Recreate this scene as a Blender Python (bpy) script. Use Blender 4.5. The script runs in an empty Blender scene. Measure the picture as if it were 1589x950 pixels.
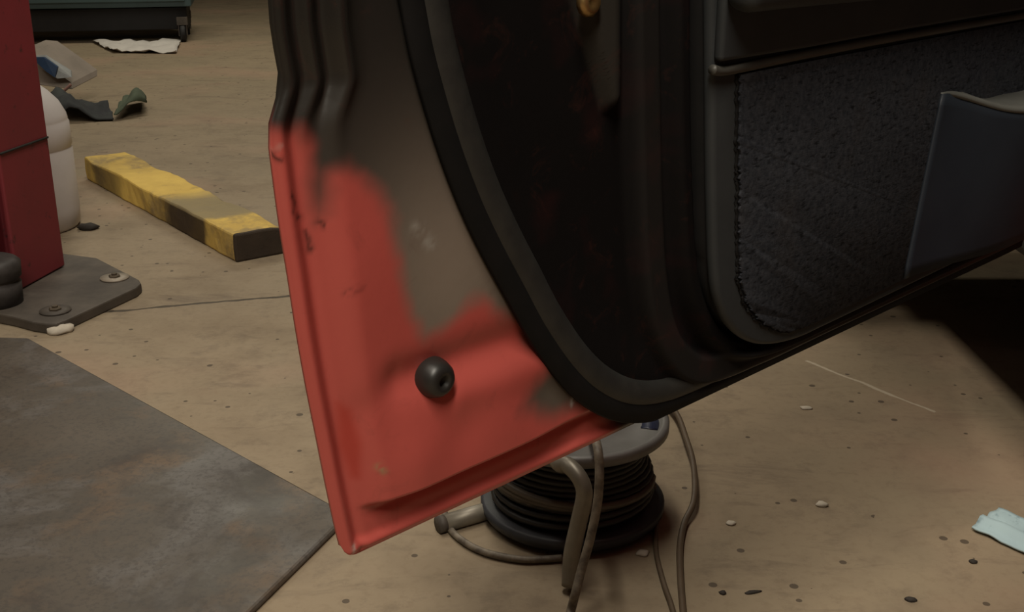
import bpy, bmesh, math, random
import numpy as np
from mathutils import Vector, Matrix, noise
random.seed(7)
SC = bpy.context.scene
COL = SC.collection

# ------------------------------------------------------------------ camera
FPX, PITCH, CAMH = 1800.0, math.radians(19.5), 0.95
cd = bpy.data.cameras.new('camera'); cam = bpy.data.objects.new('camera', cd); COL.objects.link(cam)
cam.location = (0, 0, CAMH); cam.rotation_euler = (math.radians(90) - PITCH, 0, 0)
cd.sensor_width = 36.0; cd.lens = 36.0 * FPX / 1589.0; cd.clip_start = 0.02; cd.clip_end = 100
cd.dof.use_dof = False
SC.camera = cam

# ------------------------------------------------------------------ world, lights, exposure
W = bpy.data.worlds.new('world'); SC.world = W; W.use_nodes = True
W.node_tree.nodes['Background'].inputs[0].default_value = (0.9, 0.85, 0.8, 1)
W.node_tree.nodes['Background'].inputs[1].default_value = 0.02
SC.view_settings.view_transform = 'Standard'; SC.view_settings.look = 'None'
SC.view_settings.gamma = 1.0; SC.view_settings.exposure = 0.0; SC.view_settings.use_curve_mapping = False
def area(name, loc, target, sx, sy, power, color):
    l = bpy.data.lights.new(name, 'AREA'); l.shape = 'RECTANGLE'; l.size = sx; l.size_y = sy
    l.energy = power; l.color = color
    o = bpy.data.objects.new(name, l); COL.objects.link(o); o.location = loc
    d = Vector(target) - Vector(loc)
    o.rotation_euler = d.to_track_quat('-Z', 'Y').to_euler()
    return o
WARM = (1.0, 0.92, 0.78)
area('ceiling_lamp_left', (-0.4, 2.3, 3.9), (-0.4, 2.3, 0), 0.4, 2.4, 60, WARM)
area('ceiling_lamp_aisle', (-0.2, -1.3, 3.9), (-0.1, -0.9, 0), 0.4, 2.4, 142, WARM)
area('ceiling_lamp_far', (-1.5, 7.2, 3.9), (-1.5, 7.4, 0), 2.4, 0.5, 84, (1.0, 0.94, 0.76))
area('ceiling_lamp_side', (-3.6, 3.2, 4.2), (-3.0, 3.2, 0), 0.4, 2.4, 24, WARM)

# ------------------------------------------------------------------ projection helpers
SP, CP = math.sin(PITCH), math.cos(PITCH)
def ray(px, py):
    x = (px - 794.5) / FPX; y = (py - 475.0) / FPX
    return Vector((x, CP - y * SP, -SP - y * CP))
def G(px, py, z=0.0):
    d = ray(px, py); t = (CAMH - z) / -d.z
    p = d * t; return Vector((p.x, p.y, z))
ZD = 0.50
HEAD = math.radians(45.4)
D = Vector((math.sin(HEAD), math.cos(HEAD), 0)); N = Vector((math.cos(HEAD), -math.sin(HEAD), 0))
C0 = G(536, 868, ZD)
def DP(px, py, h=0.0):                     # pixel -> door (u, v) at offset h
    d = ray(px, py); o = Vector((0, 0, CAMH))
    t = ((C0 + N * h) - o).dot(N) / d.dot(N)
    p = o + d * t - C0
    return (p.dot(D), p.z)
def DW(u, v, h):
    return C0 + D * u + N * h + Vector((0, 0, v))
def spline(pts, n=12):
    """Catmull-Rom through points (tuples of any dimension)"""
    P = [np.array(p, float) for p in pts]
    P = [2 * P[0] - P[1]] + P + [2 * P[-1] - P[-2]]
    out = []
    for i in range(1, len(P) - 2):
        a, b, c, d = P[i - 1], P[i], P[i + 1], P[i + 2]
        for k in range(n):
            t = k / n
            out.append(0.5 * (2 * b + (c - a) * t + (2 * a - 5 * b + 4 * c - d) * t * t + (3 * b - a - 3 * c + d) * t ** 3))
    out.append(P[-2]); return np.array(out)

# ------------------------------------------------------------------ material helpers
class NT:
    def __init__(s, name):
        s.m = bpy.data.materials.new(name); s.m.use_nodes = True
        s.t = s.m.node_tree; s.b = s.t.nodes['Principled BSDF']
        s.co = s.t.nodes.new('ShaderNodeTexCoord')
    def n(s, typ, **kw):
        x = s.t.nodes.new(typ)
        for k, v in kw.items(): setattr(x, k, v)
        return x
    def l(s, a, b): s.t.links.new(a, b)
    def noise(s, scale, detail=4, rough=0.55, vec=None, dist=0.0):
        x = s.n('ShaderNodeTexNoise'); x.inputs['Scale'].default_value = scale
        x.inputs['Detail'].default_value = detail; x.inputs['Roughness'].default_value = rough
        x.inputs['Distortion'].default_value = dist
        s.l(vec if vec is not None else s.co.outputs['Object'], x.inputs['Vector']); return x.outputs['Fac']
    def ramp(s, fac, stops):
        r = s.n('ShaderNodeValToRGB'); e = r.color_ramp.elements
        while len(e) < len(stops): e.new(0.5)
        for i, (p, c) in enumerate(stops):
            e[i].position = p; e[i].color = (c, c, c, 1) if isinstance(c, (int, float)) else (*c, 1)
        s.l(fac, r.inputs[0]); return r.outputs[0]
    def mix(s, fac, a, b, mode='MIX'):
        x = s.n('ShaderNodeMix', data_type='RGBA', blend_type=mode)
        for sock, v in ((x.inputs[0], fac), (x.inputs[6], a), (x.inputs[7], b)):
            if isinstance(v, (int, float)): sock.default_value = v
            elif isinstance(v, tuple): sock.default_value = (*v, 1)
            else: s.l(v, sock)
        return x.outputs[2]
    def math(s, op, a, b=None, c=None):
        x = s.n('ShaderNodeMath', operation=op)
        for i, v in enumerate((a, b, c)):
            if v is None: continue
            if isinstance(v, (int, float)): x.inputs[i].default_value = v
            else: s.l(v, x.inputs[i])
        return x.outputs[0]
    def bump(s, fac, strength=0.3, dist=0.005):
        b = s.n('ShaderNodeBump'); b.inputs['Strength'].default_value = strength; b.inputs['Distance'].default_value = dist
        s.l(fac, b.inputs['Height']); s.l(b.outputs[0], s.b.inputs['Normal'])
    def set(s, color=None, rough=None, metal=None, spec=None):
        for k, v in (('Base Color', color), ('Roughness', rough), ('Metallic', metal), ('Specular IOR Level', spec)):
            if v is None: continue
            if isinstance(v, tuple): s.b.inputs[k].default_value = (*v, 1)
            elif isinstance(v, (int, float)): s.b.inputs[k].default_value = v
            else: s.l(v, s.b.inputs[k])
        return s.m
def simple(name, c1, c2=None, scale=20, rough=0.6, metal=0.0, spec=0.5, bump=0.0, bscale=60, bdist=0.002):
    t = NT(name); c2 = c2 or tuple(x * 0.75 for x in c1)
    col = t.mix(t.ramp(t.noise(scale, 6, 0.6), [(0.35, 0.0), (0.65, 1.0)]), c1, c2)
    if bump: t.bump(t.noise(bscale, 4), bump, bdist)
    return t.set(col, rough, metal, spec)

# ------------------------------------------------------------------ object helpers
def link(o, parent=None):
    COL.objects.link(o)
    if parent is not None: o.parent = parent; o.matrix_parent_inverse = parent.matrix_world.inverted()
    return o
def tag(o, label=None, cat=None, group=None, kind=None):
    if label: o['label'] = label
    if cat: o['category'] = cat
    if group: o['group'] = group
    if kind: o['kind'] = kind
    return o
def thing(name, loc, label, cat, group=None):
    o = bpy.data.objects.new(name, None); COL.objects.link(o); o.location = loc
    o.empty_display_size = 0.05
    bpy.context.view_layer.update()
    return tag(o, label, cat, group)
def mesh_obj(name, verts, faces, mat, parent=None, smooth=True, mods=()):
    """verts are world coordinates; origin put at parent / bbox bottom centre"""
    V = np.array([tuple(v) for v in verts], float)
    if parent is not None:
        org = np.array(parent.matrix_world.translation)
    else:
        org = np.array([(V[:, 0].min() + V[:, 0].max()) / 2, (V[:, 1].min() + V[:, 1].max()) / 2, V[:, 2].min()])
    me = bpy.data.meshes.new(name); me.from_pydata((V - org).tolist(), [], [tuple(int(i) for i in f) for f in faces]); me.update()
    bm = bmesh.new(); bm.from_mesh(me); bmesh.ops.recalc_face_normals(bm, faces=bm.faces); bm.to_mesh(me); bm.free()
    o = bpy.data.objects.new(name, me); COL.objects.link(o)
    if parent is not None: o.parent = parent
    else: o.location = org
    bpy.context.view_layer.update()
    for m in (mat if isinstance(mat, (list, tuple)) else [mat]): me.materials.append(m)
    if smooth:
        for p in me.polygons: p.use_smooth = True
    for kind, kw in mods:
        md = o.modifiers.new(kind.lower(), kind)
        for k, v in kw.items(): setattr(md, k, v)
    return o
class MB:
    def __init__(s): s.v = []; s.f = []
    def add(s, vs, fs):
        o = len(s.v); s.v += [Vector(v) for v in vs]; s.f += [tuple(i + o for i in f) for f in fs]; return s
    def box(s, c, size, rot=None, z=None):
        R = rot if rot is not None else Matrix.Rotation(z or 0, 3, 'Z')
        c = Vector(c); hx, hy, hz = (x / 2 for x in size)
        vs = [c + R @ Vector((x, y, zz)) for x in (-hx, hx) for y in (-hy, hy) for zz in (-hz, hz)]
        return s.add(vs, [(0, 1, 3, 2), (4, 6, 7, 5), (0, 4, 5, 1), (2, 3, 7, 6), (0, 2, 6, 4), (1, 5, 7, 3)])
    def prism(s, bottom, top):
        n = len(bottom)
        return s.add(list(bottom) + list(top), [tuple(range(n))[::-1], tuple(range(n, 2 * n))] +
                     [(i, (i + 1) % n, n + (i + 1) % n, n + i) for i in range(n)])
    def tube(s, path, r, seg=10, cap=True, flat=1.0):
        P = [Vector(tuple(p)) for p in path]; n = len(P)
        rr = r if isinstance(r, (list, tuple, np.ndarray)) else [r] * n
        up = Vector((0.13, 0.21, 0.97)).normalized(); vs = []; fs = []
        t0 = (P[1] - P[0]).normalized(); nrm = t0.cross(up)
        if nrm.length < 0.2: nrm = t0.cross(Vector((1, 0, 0)))
        nrm.normalize()
        for i in range(n):
            t = (P[min(i + 1, n - 1)] - P[max(i - 1, 0)])
            t = t.normalized() if t.length > 1e-9 else t0
            nrm = (nrm - t * nrm.dot(t)).normalized(); b = t.cross(nrm)
            for k in range(seg):
                a = 2 * math.pi * k / seg
                vs.append(P[i] + nrm * math.cos(a) * rr[i] + b * math.sin(a) * rr[i] * flat)
        for i in range(n - 1):
            for k in range(seg):
                fs.append((i * seg + k, i * seg + (k + 1) % seg, (i + 1) * seg + (k + 1) % seg, (i + 1) * seg + k))
        if cap: fs += [tuple(range(seg))[::-1], tuple(range((n - 1) * seg, n * seg))]
        return s.add(vs, fs)
    def lathe(s, c, prof, seg=32, rot=None, closed=False):
        R = rot if rot is not None else Matrix.Identity(3); c = Vector(c); vs = []; fs = []
        for (r, z) in prof:
            for k in range(seg):
                a = 2 * math.pi * k / seg
                vs.append(c + R @ Vector((r * math.cos(a), r * math.sin(a), z)))
        m = len(prof)
        for i in range(m if closed else m - 1):
            j = (i + 1) % m
            for k in range(seg):
                fs.append((i * seg + k, i * seg + (k + 1) % seg, j * seg + (k + 1) % seg, j * seg + k))
        if not closed:
            fs += [tuple(range(seg))[::-1], tuple(range((m - 1) * seg, m * seg))]
        return s.add(vs, fs)
    def build(s, name, mat, parent=None, smooth=True, mods=()):
        return mesh_obj(name, s.v, s.f, mat, parent, smooth, mods)
def bev(w, seg=2): return ('BEVEL', dict(width=w, segments=seg, limit_method='ANGLE', angle_limit=math.radians(35)))

# ================================================================== SETTING
def floor_mat():
    t = NT('concrete_floor'); co = t.co.outputs['Object']
    big = t.noise(0.9, 5, 0.6); mid = t.noise(4.5, 6, 0.62); fine = t.noise(60, 3, 0.6)
    c = t.mix(t.ramp(big, [(0.35, 0.0), (0.68, 1.0)]), (0.300, 0.232, 0.155), (0.258, 0.205, 0.137))
    c = t.mix(t.math('MULTIPLY', t.ramp(mid, [(0.47, 0.0), (0.66, 1.0)]), 0.5), c, (0.205, 0.158, 0.108))
    c = t.mix(t.math('MULTIPLY', t.ramp(t.noise(2.6, 5, 0.7, dist=0.6), [(0.56, 0.0), (0.72, 1.0)]), 0.55), c, (0.16, 0.12, 0.085))
    c = t.mix(t.math('MULTIPLY', t.ramp(fine, [(0.3, 1.0), (0.5, 0.0)]), 0.25), c, (0.17, 0.12, 0.075))
    st = t.n('ShaderNodeMapping'); st.inputs['Scale'].default_value = (2.2, 7.0, 1); st.inputs['Rotation'].default_value = (0, 0, .25); t.l(co, st.inputs['Vector'])
    c = t.mix(t.math('MULTIPLY', t.ramp(t.noise(1.6, 7, .72, vec=st.outputs[0], dist=.5), [(0.55, 0.0), (0.70, 1.0)]), 0.6), c, (0.13, 0.095, 0.068))
    c = t.mix(t.math('MULTIPLY', t.ramp(t.noise(11, 6, .75), [(0.54, 0.0), (0.66, 1.0)]), 0.38), c, (0.14, 0.105, 0.075))
    # pinkish worn traces
    c = t.mix(t.math('MULTIPLY', t.ramp(t.noise(1.7, 3, 0.5), [(0.52, 0.0), (0.7, 1.0)]), 0.35), c, (0.40, 0.24, 0.17))
    # dark oil specks and pale chips
    v = t.n('ShaderNodeTexVoronoi'); v.inputs['Scale'].default_value = 34; t.l(co, v.inputs['Vector'])
    sel = t.n('ShaderNodeSeparateColor'); t.l(v.outputs['Color'], sel.inputs[0])
    spot = t.math('LESS_THAN', v.outputs['Distance'], t.math('MULTIPLY', t.math('SUBTRACT', sel.outputs[0], 0.74), 0.95))
    c = t.mix(t.math('MULTIPLY', spot, 0.75), c, (0.045, 0.032, 0.024))
    v2 = t.n('ShaderNodeTexVoronoi'); v2.inputs['Scale'].default_value = 13; t.l(co, v2.inputs['Vector'])
    sel2 = t.n('ShaderNodeSeparateColor'); t.l(v2.outputs['Color'], sel2.inputs[0])
    spot2 = t.math('LESS_THAN', v2.outputs['Distance'], t.math('MULTIPLY', t.math('SUBTRACT', sel2.outputs[1], 0.9), 0.7))
    c = t.mix(t.math('MULTIPLY', spot2, 0.6), c, (0.5, 0.42, 0.32))
    # control joint crack: a straight line through two floor points, wobbling a little
    def crack(a, b, w, length_from=0.0, col=(0.03, 0.022, 0.016), c=c, wob=0.012):
        a, b = Vector(a), Vector(b); d = (b - a); L = d.length; d.normalize(); nrm = Vector((-d.y, d.x, 0))
        def dot(vec, off):
            x = t.n('ShaderNodeVectorMath', operation='DOT_PRODUCT'); t.l(co, x.inputs[0]); x.inputs[1].default_value = vec
            return t.math('SUBTRACT', x.outputs['Value'], off)
        dn = dot(nrm, a.dot(nrm)); dl = dot(d, a.dot(d))
        dn = t.math('ADD', dn, t.math('MULTIPLY', t.math('SUBTRACT', t.noise(9, 4), 0.5), wob * 2))
        near = t.math('LESS_THAN', t.math('ABSOLUTE', dn), t.math('MULTIPLY', t.noise(14, 2), w * 2))
        inl = t.math('MULTIPLY', t.math('GREATER_THAN', dl, 0.0), t.math('LESS_THAN', dl, L))
        return t.mix(t.math('MULTIPLY', t.math('MULTIPLY', near, inl), 0.8), c, col)
    c = crack(G(120, 488), G(600, 446), 0.006, c=c)
    c = crack(G(1250, 560), G(1450, 640), 0.0035, col=(0.5, 0.43, 0.33), c=c)
    t.bump(t.noise(35, 6, 0.7), 0.25, 0.003)
    return t.set(c, t.ramp(mid, [(0.3, 0.55), (0.7, 0.8)]), 0, 0.35)
FX0, FX1, FY0, FY1 = -6.5, 7.0, -5.0, 15.0
def slab(name, lo, hi, mat):
    o = MB().box([(a + b) / 2 for a, b in zip(lo, hi)], [b - a for a, b in zip(lo, hi)]).build(name, mat, smooth=False)
    # keep object coordinates equal to world coordinates
    off = o.location.copy(); o.data.transform(Matrix.Translation(off)); o.location = (0, 0, 0)
    return tag(o, kind='structure')
slab('floor', (FX0, FY0, -0.2), (FX1, FY1, 0.0), floor_mat())
wallm = simple('painted_block_wall', (0.30, 0.27, 0.22), (0.24, 0.21, 0.17), 3, 0.8, bump=0.3, bscale=30)
slab('wall_left', (FX0 - 0.2, FY0, 0), (FX0, FY1, 4.6), wallm)
slab('wall_right', (FX1, FY0, 0), (FX1 + 0.2, FY1, 4.6), wallm)
slab('wall_far', (FX0, FY1, 0), (FX1, FY1 + 0.2, 4.6), wallm)
slab('wall_near', (FX0, FY0 - 0.2, 0), (FX1, FY0, 4.6), wallm)
slab('ceiling', (FX0, FY0, 4.6), (FX1, FY1, 4.8), simple('ceiling_paint', (0.30, 0.28, 0.25), rough=0.9))

# ================================================================== CAR with open door
def dist_poly(U, V, pts):
    """distance from every (U,V) to a polyline, plus side (positive = left of travel: towards the trim when running down)"""
    pts = np.array(pts); best = np.full(U.shape, 1e9); side = np.zeros(U.shape)
    for (a, b) in zip(pts[:-1], pts[1:]):
        d = b - a; L2 = (d ** 2).sum()
        if L2 < 1e-12: continue
        t = np.clip(((U - a[0]) * d[0] + (V - a[1]) * d[1]) / L2, 0, 1)
        ex = U - (a[0] + t * d[0]); ey = V - (a[1] + t * d[1]); dd = np.hypot(ex, ey)
        cr = d[0] * (V - a[1]) - d[1] * (U - a[0])
        m = dd < best - 1e-9
        best = np.where(m, dd, best); side = np.where(m, np.sign(cr), side)
    return best, side
def inside(U, V, poly):
    r = np.zeros(U.shape, bool); n = len(poly)
    for i in range(n):
        x1, y1 = poly[i]; x2, y2 = poly[(i + 1) % n]
        c = ((y1 > V) != (y2 > V))
        with np.errstate(divide='ignore', invalid='ignore'):
            xi = (x2 - x1) * (V - y1) / (y2 - y1 + 1e-12) + x1
        r ^= c & (U < xi)
    return r
def sd_poly(U, V, poly):
    d, _ = dist_poly(U, V, list(poly) + [poly[0]])
    return np.where(inside(U, V, poly), -d, d)
def sstep(a, b, x):
    t = np.clip((x - a) / (b - a), 0, 1); return t * t * (3 - 2 * t)

VTOP, UEND = 0.74, 1.16
# rear edge of the door, traced from the photograph into the door plane
edge_px = [(417, -60), (420, 0), (424, 50), (432, 95), (437, 130), (431, 155), (421, 190), (419, 215), (424, 260), (436, 350), (449, 430), (462, 515), (477, 600), (493, 680), (508, 755), (522, 820), (534, 868)]
EC = np.array([DP(x, y, 0.0) for x, y in edge_px]); EC = spline(EC[::-1], 8)   # bottom -> top
EC = EC[np.argsort(EC[:, 1])]
def Ledge(v): return np.interp(v, EC[:, 1], EC[:, 0])
def curve_uv(px, h, top=True):
    c = spline([DP(x, y, h) for x, y in px], 10)
    if top:                                     # carry the first direction on up to the belt line
        a, d = c[0], c[0] - c[6]
        k = (VTOP - a[1]) / max(d[1], 1e-3)
        c = np.concatenate([[a + d * k * t for t in np.linspace(1, 0.05, 16)], c])
    return c
W_px = [(666, -50), (675, 0), (688, 70), (709, 150), (732, 225), (760, 300), (790, 365), (823, 428), (858, 494), (900, 555), (940, 592), (985, 610), (1035, 606), (1095, 583), (1200, 534), (1350, 464), (1589, 352), (1800, 250)]
B1_px = [(1010, -50), (1010, 0), (1012, 150), (1015, 300), (1022, 430), (1036, 510), (1062, 560), (1105, 576), (1190, 545), (1300, 494), (1589, 360), (1800, 258)]
B2_px = [(1064, -50), (1064, 0), (1065, 150), (1069, 300), (1078, 430), (1100, 500), (1130, 534), (1170, 541), (1230, 520), (1300, 487), (1589, 353), (1800, 250)]
WC = curve_uv(W_px, 0.014); B1 = curve_uv(B1_px, 0.022); B2 = curve_uv(B2_px, 0.028)

V206 = DP(421, 200)[1]
us = np.concatenate([np.linspace(0, 0.04, 28), np.arange(0.0425, 0.62, 0.0025), np.linspace(0.625, UEND, 60)])
vs = np.concatenate([np.linspace(0, 0.05, 34), np.arange(0.0525, 0.56, 0.0025), np.linspace(0.565, VTOP, 20)])
R_, Q_ = np.meshgrid(us, vs)                    # rows: v
RC = 0.012
qmin = np.where(R_ < RC, RC - np.sqrt(np.maximum(RC ** 2 - (RC - R_) ** 2, 0)), 0)
V_ = qmin + Q_ * (1 - qmin / VTOP)
U_ = Ledge(V_) * (1 - R_ / UEND) ** 2 + R_
dl, db = R_, V_
def height(U, V, dl, db):
    hem = 0.0035 * np.exp(-((np.minimum(dl, db) - 0.006) / 0.0045) ** 2)
    # rear edge: hem, groove, then the raised panel
    lstep = sstep(0.018, 0.044, dl); bstep = sstep(0.033, 0.039, db) 
    groove_l = -0.0025 * np.exp(-((dl - 0.016) / 0.004) ** 2)
    panel = 0.009 * lstep * bstep
    lipdip = -0.002 * np.exp(-((db - 0.029) / 0.004) ** 2) * sstep(0.02, 0.05, dl)
    h = hem + groove_l + panel + lipdip
    # second pressed ridge up on the black part of the rear edge
    up = sstep(V206 - 0.03, V206 + 0.03, V)
    h += up * (0.006 * np.exp(-((dl - 0.021) / 0.0055) ** 2) - 0.004 * np.exp(-((dl - 0.032) / 0.0045) ** 2) + 0.004 * np.exp(-((dl - 0.041) / 0.006) ** 2))
    dW, sW = dist_poly(U, V, WC); sdW = dW * sW
    h += 0.006 * sstep(0.17, 0.045, db) * sstep(0.022, 0.075, dl) * bstep * sstep(-0.030, -0.085, sdW)
    # pressed valley running from the rubber bumper to the seal
    a, b = np.array(DP(610, 585)), np.array(DP(815, 515))
    d, s = dist_poly(U, V, [a, b]); 
    h -= 0.006 * np.exp(-(d / 0.016) ** 2)
    a, b = np.array(DP(700, 600)), np.array(DP(850, 552)); d, s = dist_poly(U, V, [a, b])
    h += 0.003 * np.exp(-(d / 0.016) ** 2)
    # hammered waves low on the panel
    for (x, y, A, S) in ((640, 700, .0018, .025), (700, 665, -.0014, .02), (590, 640, -.0012, .03), (560, 420, .002, .05), (760, 640, .0012, .03), (545, 640, -.002, .014)):
        cu, cv = DP(x, y); h += A * np.exp(-(((U - cu) ** 2 + (V - cv) ** 2) / S ** 2)) * lstep * bstep
    # inner pressing beyond the seal
    dW, sW = dist_poly(U, V, WC); sdW = dW * sW
    h += -0.004 * np.exp(-((sdW + 0.014) / 0.007) ** 2)
    h += 0.004 * sstep(0.0, 0.012, sdW) - 0.006 * sstep(0.012, 0.06, sdW)
    d1, s1 = dist_poly(U, V, B1); d1 = d1 * s1
    d2, s2 = dist_poly(U, V, B2); d2 = d2 * s2
    rise = sstep(-0.024, -0.012, d1)
    inner_h = 0.012 + 0.010 * sstep(0.020, 0.010, np.abs(d1)) + 0.016 * sstep(-0.014, -0.004, d2) * sstep(0.014, 0.005, d2)
    inner_h = inner_h * (1 - sstep(0.007, 0.016, d2)) + 0.004 * sstep(0.007, 0.016, d2)
    h = h * (1 - rise) + rise * inner_h
    tri = sd_poly(U, V, [DP(872, -120, .015), DP(963, -120, .015), DP(962, 150, .015), DP(950, 172, .015)])
    h += 0.012 * sstep(0.004, -0.004, tri)
    # everything folds back to the hem at the outline
    k = sstep(0.0, 0.004, np.minimum(dl, db))
    return h * k + 0.0 * (1 - k)
H_ = height(U_, V_, dl, db)
# --- paint: red body colour with soft edged black overspray, greyer towards the lower part
h0 = 0.006
K1 = [DP(x, y, h0) for x, y in [(300, -300), (380, 206), (418, 210), (470, 208), (486, 235), (490, 290), (498, 345), (506, 330), (510, 268), (535, 256), (560, 266), (582, 300), (604, 348), (612, 400), (620, 450), (636, 497), (655, 524), (678, 512), (700, 492), (722, 470), (745, 466), (768, 486), (790, 500), (815, 508), (840, 500), (1100, 300), (1100, -300)]]
K2 = [DP(x, y, h0) for x, y in [(790, 440), (815, 508), (845, 568), (822, 592), (806, 615), (800, 628), (826, 640), (862, 640), (905, 630), (935, 643), (950, 662), (975, 690), (1200, 600), (1400, 500), (2000, 300), (1400, 0), (1000, 0)]]
def fbm(U, V, s):
    out = np.zeros(U.shape); f = out.ravel(); uu, vv = U.ravel(), V.ravel()
    for i in range(f.size):
        if uu[i] < 0.6: f[i] = noise.fractal((uu[i] * s, vv[i] * s, 0.3), 0.6, 2.0, 3)
    return f.reshape(U.shape)
fb = fbm(U_, V_, 22.0)
s1 = sd_poly(U_, V_, K1) + fb * 0.006; s2 = sd_poly(U_, V_, K2) + fb * 0.006
over = np.maximum(sstep(0.011, -0.011, s1), sstep(0.013, -0.013, s2))
depth = np.clip(-np.minimum(s1, s2), 0, None)
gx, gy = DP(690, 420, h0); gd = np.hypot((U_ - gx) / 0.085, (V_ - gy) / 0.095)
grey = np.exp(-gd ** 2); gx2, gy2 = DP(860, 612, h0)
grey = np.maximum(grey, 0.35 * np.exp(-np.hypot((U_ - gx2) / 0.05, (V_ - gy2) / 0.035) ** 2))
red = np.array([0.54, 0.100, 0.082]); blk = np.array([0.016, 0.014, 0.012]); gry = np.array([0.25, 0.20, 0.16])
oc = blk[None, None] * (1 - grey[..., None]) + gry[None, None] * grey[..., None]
lower = sstep(V206 + 0.03, V206 - 0.16, V_)[..., None] * 0.022 * np.array([1, .82, .6])
dWm, sWm = dist_poly(U_, V_, WC); past = (sstep(-0.010, 0.0, dWm * sWm))[..., None]
oc = oc + lower * (1 - past)
inner = np.array([0.0060, 0.0050, 0.0050])[None, None] + np.clip(fb - 0.1, 0, 1)[..., None] * np.array([0.010, 0.001, 0.001])
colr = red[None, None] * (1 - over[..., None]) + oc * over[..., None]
colr = colr * (1 - past) + inner * past
# paler grey tone on the small raised triangle, and a chalky scuff on the overspray
TRI = [DP(872, -120, .02), DP(963, -120, .02), DP(962, 150, .02), DP(950, 172, .02)]
tm = sstep(0.004, -0.006, sd_poly(U_, V_, TRI))[..., None]
colr = colr * (1 - tm) + np.array([0.036, 0.032, 0.027]) * tm
band = sstep(0.018, 0.010, np.abs(dist_poly(U_, V_, B1)[0]))[..., None] * past
colr = colr + band * np.array([0.010, 0.009, 0.008])
def scuff(px, amt, sig, col):
    global colr
    d, _ = dist_poly(U_, V_, np.array([DP(x, y, h0) for x, y in px]))
    m_ = (amt * np.exp(-(d / sig) ** 2) * np.clip(0.5 + 1.6 * fbm(U_, V_, 160.0), 0, 1))[..., None]
    colr = colr * (1 - m_) + np.array(col) * m_
sat = sd_poly(U_, V_, [DP(x, y, h0) for x, y in [(532, 630), (548, 640), (562, 690), (563, 745), (554, 745), (538, 700)]])
sm_ = (sstep(0.005, -0.004, sat) * (1 - over) * 0.75)[..., None]; colr = colr * (1 - sm_) + np.array([0.46, 0.045, 0.030]) * sm_
GLOSS = 0.34 + 0.14 * over + 0.22 * past[..., 0] - 0.24 * sstep(V206 - 0.02, V206 + 0.04, V_) * sstep(0.062, 0.045, dl)
scuff([(638, 352), (650, 356), (656, 372), (664, 378)], 0.8, 0.0042, (0.36, 0.33, 0.29))
scuff([(884, 616), (884, 626)], 0.9, 0.0022, (0.5, 0.48, 0.45))
scuff([(584, 722), (590, 727)], 0.9, 0.003, (0.36, 0.25, 0.13))
scuff([(553, 850), (555, 862)], 0.8, 0.002, (0.6, 0.5, 0.45))
scuff([(428, 232), (440, 230)], 0.8, 0.002, (0.5, 0.3, 0.26))
for pts_ in ([(428, 240), (440, 248)], [(458, 305), (466, 318), (462, 330)], [(470, 340), (478, 344)], [(535, 455), (556, 442)], [(500, 348), (508, 352)], [(486, 365), (492, 392)]):
    scuff(pts_, 0.9, 0.0022, (0.03, 0.012, 0.01))
ny, nx = U_.shape
verts = [DW(u, v, h) for u, v, h in zip(U_.ravel(), V_.ravel(), H_.ravel())]
faces = [(j * nx + i, j * nx + i + 1, (j + 1) * nx + i + 1, (j + 1) * nx + i) for j in range(ny - 1) for i in range(nx - 1)]
# outer skin on the same rim
us2 = list(range(0, nx, 6)); vs2 = list(range(0, ny, 6))
if us2[-1] != nx - 1: us2.append(nx - 1)
if vs2[-1] != ny - 1: vs2.append(ny - 1)
o0 = len(verts); extra_col = []
for j in vs2:
    for i in us2:
        r, q = R_[j, i], V_[j, i]
        e = min(r, q); hb = -0.003 - 0.10 * sstep(0, 0.35, q) * sstep(0, 0.30, r)
        verts.append(DW(U_[j, i], V_[j, i], float(hb))); extra_col.append(tuple(colr[j, i]) if e < 0.01 else (0.42, 0.05, 0.035))
m = len(us2)
for b in range(len(vs2) - 1):
    for a in range(m - 1):
        faces.append((o0 + b * m + a, o0 + (b + 1) * m + a, o0 + (b + 1) * m + a + 1, o0 + b * m + a + 1))
# stitch rims (left edge, bottom edge, top, hinge side) as fans between sparse and dense loops
def stitch(dense, sparse, step):
    for k in range(len(sparse) - 1):
        lo = k * step; hi = min((k + 1) * step, len(dense) - 1)
        faces.append(tuple([sparse[k]] + [dense[x] for x in range(lo, hi + 1)] + [sparse[k + 1]]))
stitch([j * nx for j in range(ny)], [o0 + b * m for b in range(len(vs2))], 6)
stitch([j * nx + nx - 1 for j in range(ny)], [o0 + b * m + m - 1 for b in range(len(vs2))], 6)
stitch(list(range(nx)), [o0 + a for a in range(m)], 6)
stitch([(ny - 1) * nx + i for i in range(nx)], [o0 + (len(vs2) - 1) * m + a for a in range(m)], 6)

def paint_mat():
    t = NT('door_paint'); a = t.n('ShaderNodeAttribute'); a.attribute_name = 'paint'
    c = a.outputs['Color']
    sc = t.ramp(t.noise(85, 5, 0.7), [(0.36, 0.30), (0.47, 1.0)])
    c = t.mix(t.math('MULTIPLY', t.ramp(t.noise(30, 6, 0.7, dist=1.0), [(0.58, 0.0), (0.72, 1.0)]), 0.18), c, (0.10, 0.03, 0.02))
    t.bump(t.noise(18, 5, 0.6), 0.12, 0.004)
    r = t.math('ADD', t.math('MULTIPLY', t.noise(25, 4), 0.14), t.math('SUBTRACT', a.outputs['Alpha'], 0.04))
    sp = t.ramp(a.outputs['Alpha'], [(0.50, 0.5), (0.68, 0.12)])
    return t.set(c, r, 0, sp)
CAR_BASE = Vector((1.55, 0.9, 0.0))
car = thing('car', CAR_BASE, 'car with its red and black door swung open towards the cable reel', 'car')
door = mesh_obj('door', verts, faces, paint_mat(), car)
tag(door, 'open car door, red at its lower corner under black overspray')
at = door.data.color_attributes.new('paint', 'FLOAT_COLOR', 'POINT')
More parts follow.
